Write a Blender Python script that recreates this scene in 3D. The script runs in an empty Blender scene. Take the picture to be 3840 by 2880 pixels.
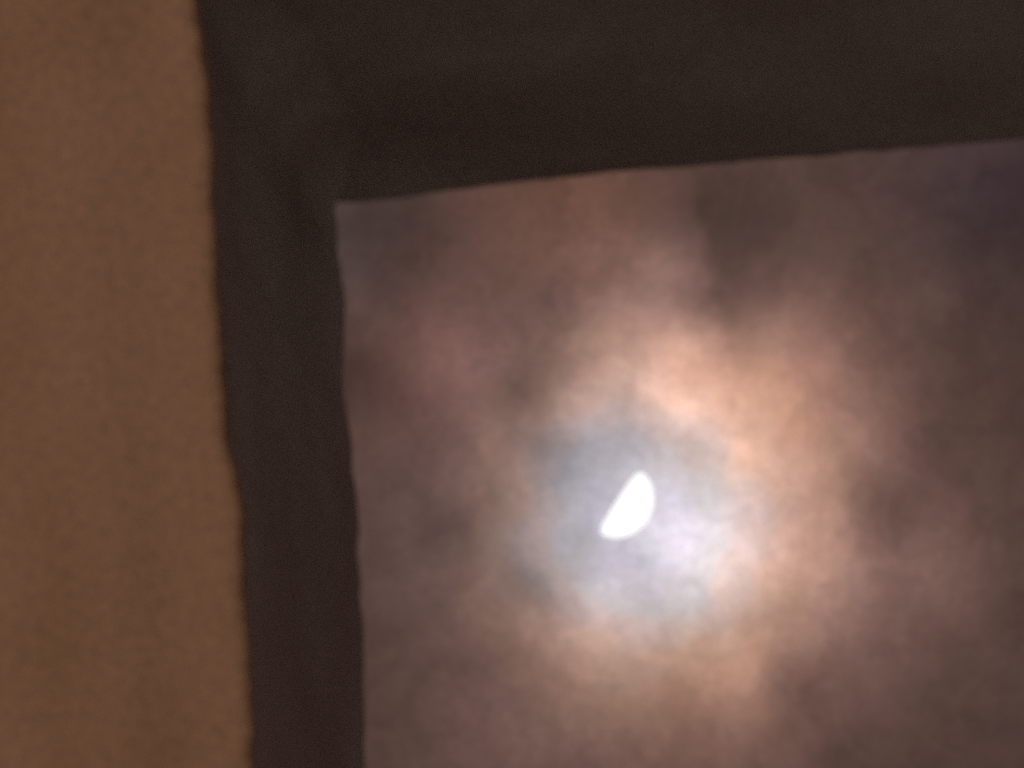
import bpy, bmesh, math, random
from mathutils import Vector, Matrix, noise

rad = math.radians
scene = bpy.context.scene
col = scene.collection
random.seed(7)

# ------------------------------------------------------------------ camera
# Phone held at eye height, zoomed in on the half moon low in the sky, tilted by hand.
PITCH, ROLL = rad(12.0), rad(4.0)
EYE = Vector((0.0, 0.0, 1.6))
fwd = Vector((0.0, math.cos(PITCH), math.sin(PITCH)))
r0 = Vector((1.0, 0.0, 0.0))
u0 = r0.cross(fwd)
right = r0 * math.cos(ROLL) - u0 * math.sin(ROLL)
up = r0 * math.sin(ROLL) + u0 * math.cos(ROLL)
cam_data = bpy.data.cameras.new('camera')
cam_data.sensor_fit = 'HORIZONTAL'
cam_data.sensor_width = 36.0
cam_data.lens = 18.0 / math.tan(rad(7.4 / 2))
cam_data.clip_start = 0.05
cam_data.clip_end = 300000.0
cam_data.dof.use_dof = True
cam_data.dof.focus_distance = 9.0
cam_data.dof.aperture_fstop = 25.0
cam = bpy.data.objects.new('camera', cam_data)
col.objects.link(cam)
m = Matrix((right, up, -fwd)).transposed().to_4x4()
m.translation = EYE
cam.matrix_world = m
scene.camera = cam
scene.cycles.use_denoising = False
scene.cycles.use_adaptive_sampling = True
scene.cycles.adaptive_threshold = 0.06
scene.cycles.adaptive_min_samples = 16
scene.cycles.max_bounces = 4
scene.cycles.diffuse_bounces = 3

# ------------------------------------------------------------------ sky
# Night clouds lit by the moon. Log radiance of the sky: an even overcast (SKY_BASE), brighter or
# darker cloud by cloud; LIGHT lists soft banks of cloud as (azimuth, elevation, spread, log gain) in
# degrees, the widest strong one being the moon's aureole.
MOON_AT, MOON_R = (0.722, 11.10), 0.272         # azimuth and elevation, apparent radius, degrees
SKY_BASE = -2.83
LIGHT = [
    (1.11, 11.01, 1.1, 2.49), (-0.66, 11.38, 0.7, -0.23), (4.05, 12.41, 1.1, -0.4), (2.09, 12.07, 0.38, 0.47), (0.94, 12.28, 0.3, 0.31),
    (0.66, 10.16, 0.3, 0.23), (1.58, 10.47, 0.3, 0.34), (2.98, 8.86, 0.7, -0.29), (1.76, 12.84, 0.3, -0.19), (2.64, 10.89, 0.17, -0.4),
    (-0.8, 13.15, 0.3, -0.38), (-0.48, 12.25, 0.24, 0.37), (0.16, 12.08, 0.17, -0.33), (1.24, 12.76, 0.17, 0.37), (-1.02, 9.9, 0.5, -0.23),
    (3.1, 10.36, 0.24, 0.28), (0.52, 11.8, 0.17, 0.3), (3.84, 13.05, 0.3, -0.28), (1.16, 11.76, 0.17, 0.21), (1.52, 9.72, 0.17, 0.34),
    (2.15, 11.18, 0.38, 0.01), (-1.25, 12.17, 0.24, -0.36), (0.24, 11.45, 0.17, -0.23), (1.9, 9.7, 0.17, -0.41), (3.59, 10.07, 0.17, -0.25),
    (1.13, 11.38, 0.17, -0.19), (3.19, 11.35, 0.24, -0.16), (1.48, 12.49, 0.17, -0.34), (2.33, 10.29, 0.24, 0.14), (0.55, 10.42, 0.17, 0.26),
    (1.33, 12.25, 0.17, 0.28), (-0.56, 11.0, 0.17, -0.35), (0.01, 11.84, 0.17, -0.3), (0.05, 10.58, 0.17, -0.2), (0.76, 11.54, 0.17, -0.16),
    (0.32, 12.57, 0.17, -0.28), (0.71, 10.79, 0.17, -0.14), (1.53, 13.24, 0.17, -0.25), (2.55, 11.4, 0.17, 0.21), (-0.03, 11.21, 0.17, -0.17),
    (-0.38, 9.98, 0.17, -0.22), (1.81, 10.2, 0.17, -0.18), (0.75, 13.17, 0.38, 0.12), (-1.09, 12.66, 0.17, 0.15), (-0.41, 9.49, 0.38, 0.14),
    (1.65, 11.35, 0.17, 0.11), (2.24, 9.17, 0.17, -0.19), (3.14, 12.36, 0.17, 0.21),
]
# Cloud banks with one definite edge: azimuth, elevation, heading of the bright or dark side (degrees
# from east towards up), spread, softness of the edge, log gain.
BANKS = [(1.51, 12.84, 8, 0.55, 0.06, -0.3), (1.13, 11.72, 51, 0.36, 0.07, 0.24), (0.97, 10.65, 63, 0.3, 0.05, 0.17), (-0.27, 11.57, 14, 0.26, 0.06, 0.17), (-0.09, 11.12, 22, 0.26, 0.06, 0.16), (2.42, 10.84, -173, 0.33, 0.07, 0.2), (0.04, 10.66, 37, 0.22, 0.05, 0.15), (0.17, 9.98, 49, 0.28, 0.06, 0.14), (1.97, 9.69, 145, 0.3, 0.06, 0.16)]
# The lunar corona: hue against the angle from its centre, bluish white inside, peach ring, brown cloud
# beyond (degrees, then log red, green, blue about the mean).
CORONA_AT = (0.91, 10.93)
CORONA = [(0.0, 0.016, -0.058, 0.042), (0.35, 0.015, -0.072, 0.057), (0.6, 0.057, -0.049, -0.009), (0.8, 0.216, -0.075, -0.141), (1.0, 0.376, -0.083, -0.293), (1.3, 0.449, -0.097, -0.352), (1.7, 0.446, -0.135, -0.312), (2.3, 0.449, -0.131, -0.318), (3.2, 0.418, -0.131, -0.287), (6.0, 0.42, -0.14, -0.28)]
TINT = [
    (-0.55, 11.12, 0.7, -0.06, -0.0, 0.07), (1.94, 11.83, 0.5, 0.09, 0.01, -0.1), (3.73, 13.19, 0.5, -0.12, -0.05, 0.17),
    (1.27, 9.74, 0.5, 0.06, 0.02, -0.07), (0.51, 13.43, 0.5, 0.15, -0.0, -0.15), (1.62, 12.73, 0.5, -0.05, 0.0, 0.04),
    (-1.45, 13.06, 0.5, -0.16, 0.03, 0.13), (-0.73, 12.26, 0.5, 0.09, -0.04, -0.05), (0.29, 12.07, 0.5, -0.04, 0.0, 0.04),
]
def direction(az, el):
    a, e = rad(az), rad(el)
    return Vector((math.sin(a) * math.cos(e), math.cos(a) * math.cos(e), math.sin(e)))

KEY_FROM = Vector((-0.40, -0.80, 0.62)).normalized()      # where the warm night light of the street comes from
world = bpy.data.worlds.new('World')
scene.world = world
world.use_nodes = True
nt = world.node_tree
nt.nodes.clear()
def N(kind, **kw):
    n = nt.nodes.new(kind)
    for k, v in kw.items():
        setattr(n, k, v)
    return n
def L(a, b):
    nt.links.new(a, b)
def vmath(op, a, b=None, c=None):
    n = N('ShaderNodeVectorMath', operation=op)
    for i, s in enumerate((a, b, c)):
        if s is None:
            continue
        if hasattr(s, 'is_linked'):
            L(s, n.inputs[i])
        else:
            n.inputs[i].default_value = s
    return n
def fmath(op, a, b=None, c=None):
    n = N('ShaderNodeMath', operation=op)
    for i, s in enumerate((a, b, c)):
        if s is None:
            continue
        if hasattr(s, 'is_linked'):
            L(s, n.inputs[i])
        else:
            n.inputs[i].default_value = s
    return n.outputs[0]
def wnoise(vec, scale, detail, rough, dist=0.0):
    n = N('ShaderNodeTexNoise')
    n.inputs['Scale'].default_value = scale
    n.inputs['Detail'].default_value = detail
    n.inputs['Roughness'].default_value = rough
    n.inputs['Distortion'].default_value = dist
    L(vec, n.inputs['Vector'])
    return vmath('SUBTRACT', n.outputs['Color'], (0.5, 0.5, 0.5)).outputs[0], fmath('SUBTRACT', n.outputs[0], 0.5)

tc = N('ShaderNodeTexCoord')
deg = vmath('SCALE', tc.outputs['Generated'])
deg.inputs['Scale'].default_value = 57.29578
pos = deg.outputs[0]
WARP_HUE, AMP_PATCH = 0.60, 0.10
WARP_A, WARP_B, AMP_CLOUD, AMP_RING, AMP_GRAIN = 0.06, 0.09, 0.15, 0.12, 0.70
D0 = deg.outputs[0]
cc = direction(*CORONA_AT) * 57.29578
rel0 = vmath('SUBTRACT', D0, tuple(cc)).outputs[0]
rad0 = vmath('LENGTH', rel0).outputs['Value']
# cloud drifts round the corona: stretched noise (fine across, long around)
unit = vmath('NORMALIZE', rel0).outputs[0]
ringv = vmath('MULTIPLY_ADD', unit, (1.0, 1.0, 1.0), vmath('MULTIPLY', rad0, (0.0, 1.5, 0.0)).outputs[0]).outputs[0]
# ragged cloud edges: shift the lookup by noise, coarse and fine
w1, _ = wnoise(D0, 1.9, 1.0, 0.5)
w2, _ = wnoise(D0, 6.0, 2.0, 0.6)
pos = vmath('MULTIPLY_ADD', w1, (WARP_A,) * 3, D0).outputs[0]
pos = vmath('MULTIPLY_ADD', w2, (WARP_B,) * 3, pos).outputs[0]
lum = SKY_BASE
for az, el, s, gain in LIGHT:
    c = direction(az, el) * 57.29578
    d = vmath('SUBTRACT', pos, tuple(c)).outputs[0]
    q = vmath('DOT_PRODUCT', d, d).outputs['Value']
    g = fmath('POWER', math.exp(-0.5 / (s * s)), q)
    lum = fmath('MULTIPLY_ADD', g, gain, lum)
for az, el, ang, s, soft, gain in BANKS:
    c = direction(az, el)
    east = Vector((math.cos(rad(az)), -math.sin(rad(az)), 0.0))
    nrm = east * math.cos(rad(ang)) + east.cross(c) * math.sin(rad(ang))
    d = vmath('SUBTRACT', pos, tuple(c * 57.29578)).outputs[0]
    g = fmath('POWER', math.exp(-0.5 / (s * s)), vmath('DOT_PRODUCT', d, d).outputs['Value'])
    st = N('ShaderNodeMapRange', interpolation_type='SMOOTHSTEP')
    for k, v in zip(('From Min', 'From Max', 'To Min', 'To Max'), (-soft, soft, 0.0, gain)):
        st.inputs[k].default_value = v
    L(vmath('DOT_PRODUCT', d, tuple(nrm)).outputs['Value'], st.inputs['Value'])
    lum = fmath('MULTIPLY_ADD', g, st.outputs[0], lum)
_, n1 = wnoise(pos, 3.2, 3.0, 0.58, 0.6)
# half of it soft, half gathered into patches with an edge
mr = N('ShaderNodeMapRange', interpolation_type='SMOOTHSTEP')
for k, v in zip(('From Min', 'From Max', 'To Min', 'To Max'), (-0.10, 0.07, -0.5, 0.5)):
    mr.inputs[k].default_value = v
L(n1, mr.inputs['Value'])
lum = fmath('MULTIPLY_ADD', n1, AMP_CLOUD, lum)
lum = fmath('MULTIPLY_ADD', mr.outputs[0], AMP_PATCH, lum)
_, n3 = wnoise(ringv, 2.6, 2.0, 0.6, 1.2)
lum = fmath('MULTIPLY_ADD', n3, AMP_RING, lum)
_, n2 = wnoise(D0, 34.0, 1.0, 0.8)
lum = fmath('MULTIPLY_ADD', n2, AMP_GRAIN, lum)
# hue
w3, _ = wnoise(pos, 1.5, 2.0, 0.55)
dv = vmath('MULTIPLY_ADD', w3, (WARP_HUE,) * 3, vmath('SUBTRACT', pos, tuple(cc)).outputs[0]).outputs[0]
rr = vmath('LENGTH', dv).outputs['Value']
ramp = N('ShaderNodeValToRGB')
ramp.color_ramp.interpolation = 'EASE'
els = ramp.color_ramp.elements
while len(els) > 1:
    els.remove(els[-1])
for i, (a, cr, cg, cb) in enumerate(CORONA):
    e = els[0] if i == 0 else els.new(a / 6.0)
    e.position = a / 6.0
    e.color = (cr + 0.5, cg + 0.5, cb + 0.5, 1)
L(fmath('DIVIDE', rr, 6.0), ramp.inputs[0])
acc = vmath('SUBTRACT', ramp.outputs[0], (0.5, 0.5, 0.5)).outputs[0]
for az, el, s, cr, cg, cb in TINT:
    c = direction(az, el) * 57.29578
    d = vmath('SUBTRACT', pos, tuple(c)).outputs[0]
    q = vmath('DOT_PRODUCT', d, d).outputs['Value']
    g = fmath('POWER', math.exp(-0.5 / (s * s)), q)
    acc = vmath('MULTIPLY_ADD', g, (cr, cg, cb), acc).outputs[0]
hue, _ = wnoise(D0, 3.6, 1.0, 0.5)
acc = vmath('MULTIPLY_ADD', hue, (0.09, 0.05, 0.08), acc).outputs[0]
acc = vmath('ADD', acc, lum).outputs[0]
sep = N('ShaderNodeSeparateXYZ')
L(acc, sep.inputs[0])
comb = N('ShaderNodeCombineColor')
for i in range(3):
    L(fmath('EXPONENT', sep.outputs[i]), comb.inputs[i])
bg = N('ShaderNodeBackground')
L(comb.outputs[0], bg.inputs['Color'])
bg.inputs['Strength'].default_value = 1.0
# the sun itself is below the horizon: last trace of twilight
sky = N('ShaderNodeTexSky', sky_type='NISHITA')
sky.sun_disc = False
sky.sun_elevation = rad(-8.0)
sky.sun_rotation = rad(-153.0)
bg2 = N('ShaderNodeBackground')
L(sky.outputs[0], bg2.inputs['Color'])
bg2.inputs['Strength'].default_value = 0.05
add = N('ShaderNodeAddShader')
L(bg.outputs[0], add.inputs[0])
L(bg2.outputs[0], add.inputs[1])
world.cycles.sampling_method = 'MANUAL'
world.cycles.sample_map_resolution = 512
wo = N('ShaderNodeOutputWorld')
L(add.outputs[0], wo.inputs['Surface'])

# ------------------------------------------------------------------ the one directional light
sun_data = bpy.data.lights.new('sun', 'SUN')
sun_data.energy = 0.86
sun_data.angle = rad(12.0)
sun_data.color = (1.0, 0.88, 0.76)
sun = bpy.data.objects.new('sun', sun_data)
col.objects.link(sun)
sun.location = KEY_FROM * 30
sun.rotation_euler = KEY_FROM.to_track_quat('Z', 'Y').to_euler()

vs = scene.view_settings
vs.view_transform = 'Standard'
vs.look = 'None'
vs.exposure = 0.0
vs.gamma = 1.0
vs.use_curve_mapping = False

# ------------------------------------------------------------------ materials
def plaster(name, c1, c2, c3, big, bump, rough=0.92, scale=1.0, streak=0.0, dark_band=0.0):
    mt = bpy.data.materials.new(name)
    mt.use_nodes = True
    t = mt.node_tree
    b = t.nodes['Principled BSDF']
    b.inputs['Roughness'].default_value = rough
    b.inputs['Specular IOR Level'].default_value = 0.25
    tcn = t.nodes.new('ShaderNodeTexCoord')
    def nz(s, det, ro):
        n = t.nodes.new('ShaderNodeTexNoise')
        n.inputs['Scale'].default_value = s
        n.inputs['Detail'].default_value = det
        n.inputs['Roughness'].default_value = ro
        t.links.new(tcn.outputs['Object'], n.inputs['Vector'])
        return n
    a = nz(big, 4.0, 0.55)
    mp = t.nodes.new('ShaderNodeMapping')
    mp.inputs['Scale'].default_value = (1.0, 1.0, 0.10)
    t.links.new(tcn.outputs['Object'], mp.inputs['Vector'])
    st = nz(26.0, 2.0, 0.5)
    t.links.new(mp.outputs[0], st.inputs['Vector'])
    mix = t.nodes.new('ShaderNodeMath')
    mix.operation = 'MULTIPLY_ADD'
    mix.inputs[1].default_value = 0.55 * streak
    t.links.new(st.outputs[0], mix.inputs[0])
    half = t.nodes.new('ShaderNodeMath')
    half.operation = 'MULTIPLY_ADD'
    half.inputs[1].default_value = 0.75
    half.inputs[2].default_value = 0.125 - 0.275 * streak
    t.links.new(a.outputs[0], half.inputs[0])
    t.links.new(half.outputs[0], mix.inputs[2])
    ramp = t.nodes.new('ShaderNodeValToRGB')
    ramp.color_ramp.elements[0].position = 0.36
    ramp.color_ramp.elements[0].color = (*c1, 1)
    ramp.color_ramp.elements[1].position = 0.66
    ramp.color_ramp.elements[1].color = (*c3, 1)
    e = ramp.color_ramp.elements.new(0.5)
    e.color = (*c2, 1)
    t.links.new(mix.outputs[0], ramp.inputs[0])
    fine = nz(260.0 * scale, 3.0, 0.7)
    mr = t.nodes.new('ShaderNodeMapRange')
    mr.inputs['From Min'].default_value = 0.25
    mr.inputs['From Max'].default_value = 0.75
    mr.inputs['To Min'].default_value = 0.62
    mr.inputs['To Max'].default_value = 1.38
    t.links.new(fine.outputs[0], mr.inputs['Value'])
    mul = t.nodes.new('ShaderNodeVectorMath')
    mul.operation = 'SCALE'
    t.links.new(ramp.outputs[0], mul.inputs[0])
    # a faint darker vertical band in the plaster colour beside the opening
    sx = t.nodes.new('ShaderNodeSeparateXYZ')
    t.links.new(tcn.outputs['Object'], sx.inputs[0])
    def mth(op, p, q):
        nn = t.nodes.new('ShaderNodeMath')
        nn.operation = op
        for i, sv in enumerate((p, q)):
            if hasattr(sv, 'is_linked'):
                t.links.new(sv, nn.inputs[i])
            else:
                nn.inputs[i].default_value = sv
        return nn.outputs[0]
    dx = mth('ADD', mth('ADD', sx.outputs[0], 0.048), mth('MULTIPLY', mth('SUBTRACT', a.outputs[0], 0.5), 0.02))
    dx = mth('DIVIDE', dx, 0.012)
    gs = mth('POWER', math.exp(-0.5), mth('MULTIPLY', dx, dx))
    t.links.new(mth('MULTIPLY', mr.outputs[0], mth('SUBTRACT', 1.0, mth('MULTIPLY', gs, dark_band))), mul.inputs['Scale'])
    t.links.new(mul.outputs[0], b.inputs['Base Color'])
    rel = nz(90.0 * scale, 5.0, 0.65)
    bn = t.nodes.new('ShaderNodeBump')
    bn.inputs['Strength'].default_value = bump
    bn.inputs['Distance'].default_value = 0.004
    t.links.new(rel.outputs[0], bn.inputs['Height'])
    t.links.new(bn.outputs[0], b.inputs['Normal'])
    return mt

TAN = plaster('tan_plaster', (0.372, 0.219, 0.126), (0.409, 0.243, 0.148), (0.452, 0.264, 0.174), 9.0, 0.35, streak=0.6, dark_band=0.07)
DARK = plaster('dark_brown_render', (0.310, 0.250, 0.245), (0.365, 0.320, 0.315), (0.430, 0.405, 0.400), 4.5, 0.4)
PAVING = plaster('ground_paving', (0.38, 0.37, 0.36), (0.42, 0.41, 0.40), (0.46, 0.45, 0.44), 0.8, 0.4, 0.95, 0.3)
MOON = bpy.data.materials.new('moonlit_surface')
MOON.use_nodes = True
mt_ = MOON.node_tree
mt_.nodes.clear()
em = mt_.nodes.new('ShaderNodeEmission')
em.inputs['Color'].default_value = (1.0, 0.995, 0.98, 1)
em.inputs['Strength'].default_value = 1.15
mo = mt_.nodes.new('ShaderNodeOutputMaterial')
mt_.links.new(em.outputs[0], mo.inputs['Surface'])

# ------------------------------------------------------------------ helpers
def interp(x, xs, ys):
    if x <= xs[0]:
        return ys[0]
    for i in range(1, len(xs)):
        if x <= xs[i]:
            k = (x - xs[i - 1]) / (xs[i] - xs[i - 1])
            k = k * k * (3 - 2 * k)
            return ys[i - 1] + (ys[i] - ys[i - 1]) * k
    return ys[-1]
def wob(x, y, z, amp, freq):
    return amp * noise.noise(Vector((x * freq, y * freq, z * freq)))
class Mesh:
    def __init__(self):
        self.v, self.f = [], []
    def grid(self, rows, flip=False):
        b, nr, nc = len(self.v), len(rows), len(rows[0])
        for r in rows:
            self.v += [tuple(p) for p in r]
        for i in range(nr - 1):
            for j in range(nc - 1):
                q = (b + i * nc + j, b + i * nc + j + 1, b + (i + 1) * nc + j + 1, b + (i + 1) * nc + j)
                self.f.append(q[::-1] if flip else q)
    def box(self, a, c):
        b = len(self.v)
        for z in (a[2], c[2]):
            self.v += [(a[0], a[1], z), (c[0], a[1], z), (c[0], c[1], z), (a[0], c[1], z)]
        for q in ((3, 2, 1, 0), (4, 5, 6, 7), (0, 1, 5, 4), (1, 2, 6, 5), (2, 3, 7, 6), (3, 0, 4, 7)):
            self.f.append(tuple(b + k for k in q))
    def prism(self, profile_rows):
        """closed solid from a stack of equal-length loops"""
        b, n = len(self.v), len(profile_rows[0])
        for r in profile_rows:
            self.v += [tuple(p) for p in r]
        for i in range(len(profile_rows) - 1):
            for j in range(n):
                k = (j + 1) % n
                self.f.append((b + i * n + j, b + i * n + k, b + (i + 1) * n + k, b + (i + 1) * n + j))
        self.f.append(tuple(range(b + n - 1, b - 1, -1)))
        e = b + (len(profile_rows) - 1) * n
        self.f.append(tuple(range(e, e + n)))
    def build(self, name, mat, parent=None, smooth=False):
        me = bpy.data.meshes.new(name)
        me.from_pydata(self.v, [], self.f)
        me.materials.append(mat)
        if smooth:
            for p in me.polygons:
                p.use_smooth = True
        me.update()
        o = bpy.data.objects.new(name, me)
        col.objects.link(o)
        if parent:
            o.parent = parent
        return o

# ------------------------------------------------------------------ ground
g = Mesh()
S = 60000.0
g.grid([[(-S, -S, 0), (S, -S, 0)], [(-S, S, 0), (S, S, 0)]])
ground = g.build('ground', PAVING)
ground['kind'] = 'structure'

# ------------------------------------------------------------------ the wall with its deep opening
# local axes: x along the wall, y through it (away from the camera), z up
ORIGIN = Vector((-0.1437, 3.908, 0.0))
YAW = rad(-5.0)
T = 0.572            # depth of the opening
HEAD = 2.667         # underside of the lintel
OPEN = 2.30          # clear width
SKIN = 0.012         # plaster coat that laps over the frame

def edge_in(z):      # arris where the lit plaster turns into the opening
    s = -0.0138 * max(-0.45, min(0.45, z - 2.441))
    s += interp(z, (2.244, 2.306, 2.364, 2.414, 2.486, 2.529, 2.594, 2.642),
                (-0.0007, 0.0004, 0.0012, -0.0020, -0.0014, 0.0, 0.0008, 0.0))
    return s + wob(3.1, 0, z, 0.0020, 24) + wob(8.7, 0, z, 0.0018, 62)
def edge_out(z):     # far arris against the sky
    s = -0.0034 + 0.011 * max(-0.45, min(0.45, z - 2.510))
    s += interp(z, (2.334, 2.420, 2.472, 2.524, 2.560, 2.611, 2.665),
                (0.0, 0.0033, 0.0033, 0.0021, -0.0006, 0.0029, 0.0))
    return s + wob(1.3, 5, z, 0.0014, 26) + wob(2.9, 5, z, 0.0012, 62)
def soffit(s):       # far lower edge of the lintel, slightly bowed
    return HEAD + interp(s, (0.0, 0.025, 0.061, 0.107, 0.198, 0.28, 0.38, 0.6, 1.2),
                         (0.0, -0.0014, 0.0, 0.0024, 0.0026, 0.0015, 0.0006, 0.0, 0.0)) \
        + wob(s, 7, 2, 0.0012, 22) + wob(s, 9, 4, 0.0010, 58)

def cove(z, k):      # hand-rounded inner corner under the lintel, dying out towards both arrises
    r = 0.045 * (4 * k * (1 - k)) ** 0.8 + 0.003
    h = min(r, z - (HEAD - r))
    return r - math.sqrt(max(0.0, r * r - h * h)) if h > 0 else 0.0
def face_x(z, k):    # face of the left jamb, k = 0 near .. 1 far
    return edge_in(z) * (1 - k) + edge_out(z) * k + (wob(k * 0.6, 3, z, 0.0022, 9) if 0 < k < 1 else 0.0) + cove(z, k)

place = Matrix.Translation(ORIGIN) @ Matrix.Rotation(YAW, 4, 'Z')
ZS = [i * 0.006 for i in range(int(HEAD / 0.006) + 1)] + [HEAD]
ZS = [z for z in ZS if z < 2.58] + [HEAD - 0.088 * (1 - i / 30) ** 1.6 for i in range(31)]
ZS = sorted(set(round(z, 4) for z in ZS))

wall = Mesh()
# left pier: plaster front with the rough arris, return of the plaster coat, masonry behind the jamb
rows = []
for z in ZS:
    e = edge_in(z) + cove(z, 0.0)
    x1 = face_x(z, SKIN / T)
    rows.append([(-7.0, 0, z), (e - 0.006, 0.0, z), (e - 0.0018, 0.0018, z), (e, 0.006, z), (x1, SKIN, z), (-0.09, SKIN, z), (-0.09, T, z), (-7.0, T, z)])
wall.prism(rows)
# right pier, then the wall over the opening
wall.box((OPEN, 0, 0), (9.0, SKIN, HEAD))
wall.box((OPEN + 0.09, SKIN, 0), (9.0, T, HEAD))
wall.box((-7.0, 0, HEAD), (9.0, SKIN, 4.6))
wall.box((-7.0, SKIN, HEAD), (-0.092, T, HEAD + 0.16))
wall.box((OPEN + 0.092, SKIN, HEAD), (9.0, T, HEAD + 0.16))
wall.box((-7.0, SKIN, HEAD + 0.16), (9.0, T, 4.6))
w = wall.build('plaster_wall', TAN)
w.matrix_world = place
w['label'] = 'tan plaster wall in warm light filling the left edge'
w['category'] = 'wall'

frame = bpy.data.objects.new('opening_frame', None)
col.objects.link(frame)
frame.matrix_world = place
frame['label'] = 'dark brown frame of post and lintel around the sky, in shadow'
frame['category'] = 'frame'
# left jamb: uneven face, solid behind
KS = [SKIN / T + 0.004 + (1 - SKIN / T - 0.004) * i / 10 for i in range(11)]
j = Mesh()
rows = []
for z in ZS[:-1] + [HEAD - 0.0003]:
    loop = [(face_x(z, k), T * k, z) for k in KS]
    loop += [(-0.088, T, z), (-0.088, T * KS[0], z)]
    rows.append(loop)
j.prism(rows)
jl = j.build('jamb', DARK, frame)
j = Mesh()
rows = []
for z in ZS[:-1] + [HEAD - 0.0003]:
    rows.append([(OPEN + 0.088, SKIN + 0.002, z), (OPEN + 0.088, T, z)] + [(OPEN + wob(k, 13, z, 0.002, 9), SKIN + 0.002 + (T - SKIN - 0.002) * k, z) for k in (1, .75, .5, .25, 0)])
j.prism(rows)
j.build('jamb', DARK, frame)
# lintel: soffit with its own unevenness
l = Mesh()
rows = []
n = 420
for i in range(n + 1):
    s = -0.085 + (OPEN + 0.17) * i / n
    zo = soffit(s)
    loop = []
    for k in (0.0, 0.1, 0.3, 0.5, 0.7, 0.85, 0.95, 1.0):
        y = SKIN + 0.002 + (T + 0.0 - SKIN - 0.002) * k
        loop.append((s, y, HEAD * (1 - k) + zo * k + (wob(s, k * 0.6, 17, 0.0025, 8) if 0 < k < 1 else 0)))
    loop += [(s, T, HEAD + 0.158), (s, SKIN + 0.002, HEAD + 0.158)]
    rows.append(loop)
l.prism(rows)
l.build('lintel', DARK, frame)

# ------------------------------------------------------------------ moon
# the sunlit half of the globe, terminator edge-on, its bright side to the lower right
DIST = 50000.0
mdir = direction(*MOON_AT)
centre = EYE + mdir * DIST
RADIUS = DIST * math.tan(rad(MOON_R))
lit = (right * 0.84 - up * 0.54).normalized()
lit = (lit - mdir * lit.dot(mdir) - mdir * 0.05).normalized()
fil = 0.19 * RADIUS                                   # soft shoulder where daylight dies out
pr = [(RADIUS * math.sin(t), RADIUS * math.cos(t)) for t in [i / 40 * (math.pi / 2 - math.asin(fil / (RADIUS - fil))) for i in range(41)]]
fc = math.sqrt((RADIUS - fil) ** 2 - fil ** 2)
t0 = math.asin(fil / (RADIUS - fil))
pr += [(fc + fil * math.cos(t0 - (t0 + math.pi / 2) * i / 12), fil + fil * math.sin(t0 - (t0 + math.pi / 2) * i / 12)) for i in range(1, 13)]
pr += [(fc * 0.5, 0.035 * RADIUS), (0.0, 0.05 * RADIUS)]
mm = Mesh()
SEG = 72
mm.grid([[(x * math.cos(2 * math.pi * k / SEG), x * math.sin(2 * math.pi * k / SEG), z * 0.92) for k in range(SEG + 1)] for x, z in pr])
bm = bmesh.new()
for v in mm.v:
    bm.verts.new(v)
bm.verts.ensure_lookup_table()
for f in mm.f:
    bm.faces.new([bm.verts[k] for k in f])
bmesh.ops.remove_doubles(bm, verts=bm.verts[:], dist=RADIUS * 1e-5)
me = bpy.data.meshes.new('moon')
bm.to_mesh(me)
bm.free()
me.materials.append(MOON)
moon = bpy.data.objects.new('moon', me)
col.objects.link(moon)
moon.location = centre
moon.rotation_euler = lit.to_track_quat('Z', 'Y').to_euler()
moon['label'] = 'bright white half moon glowing through brown night clouds'
moon['category'] = 'moon'
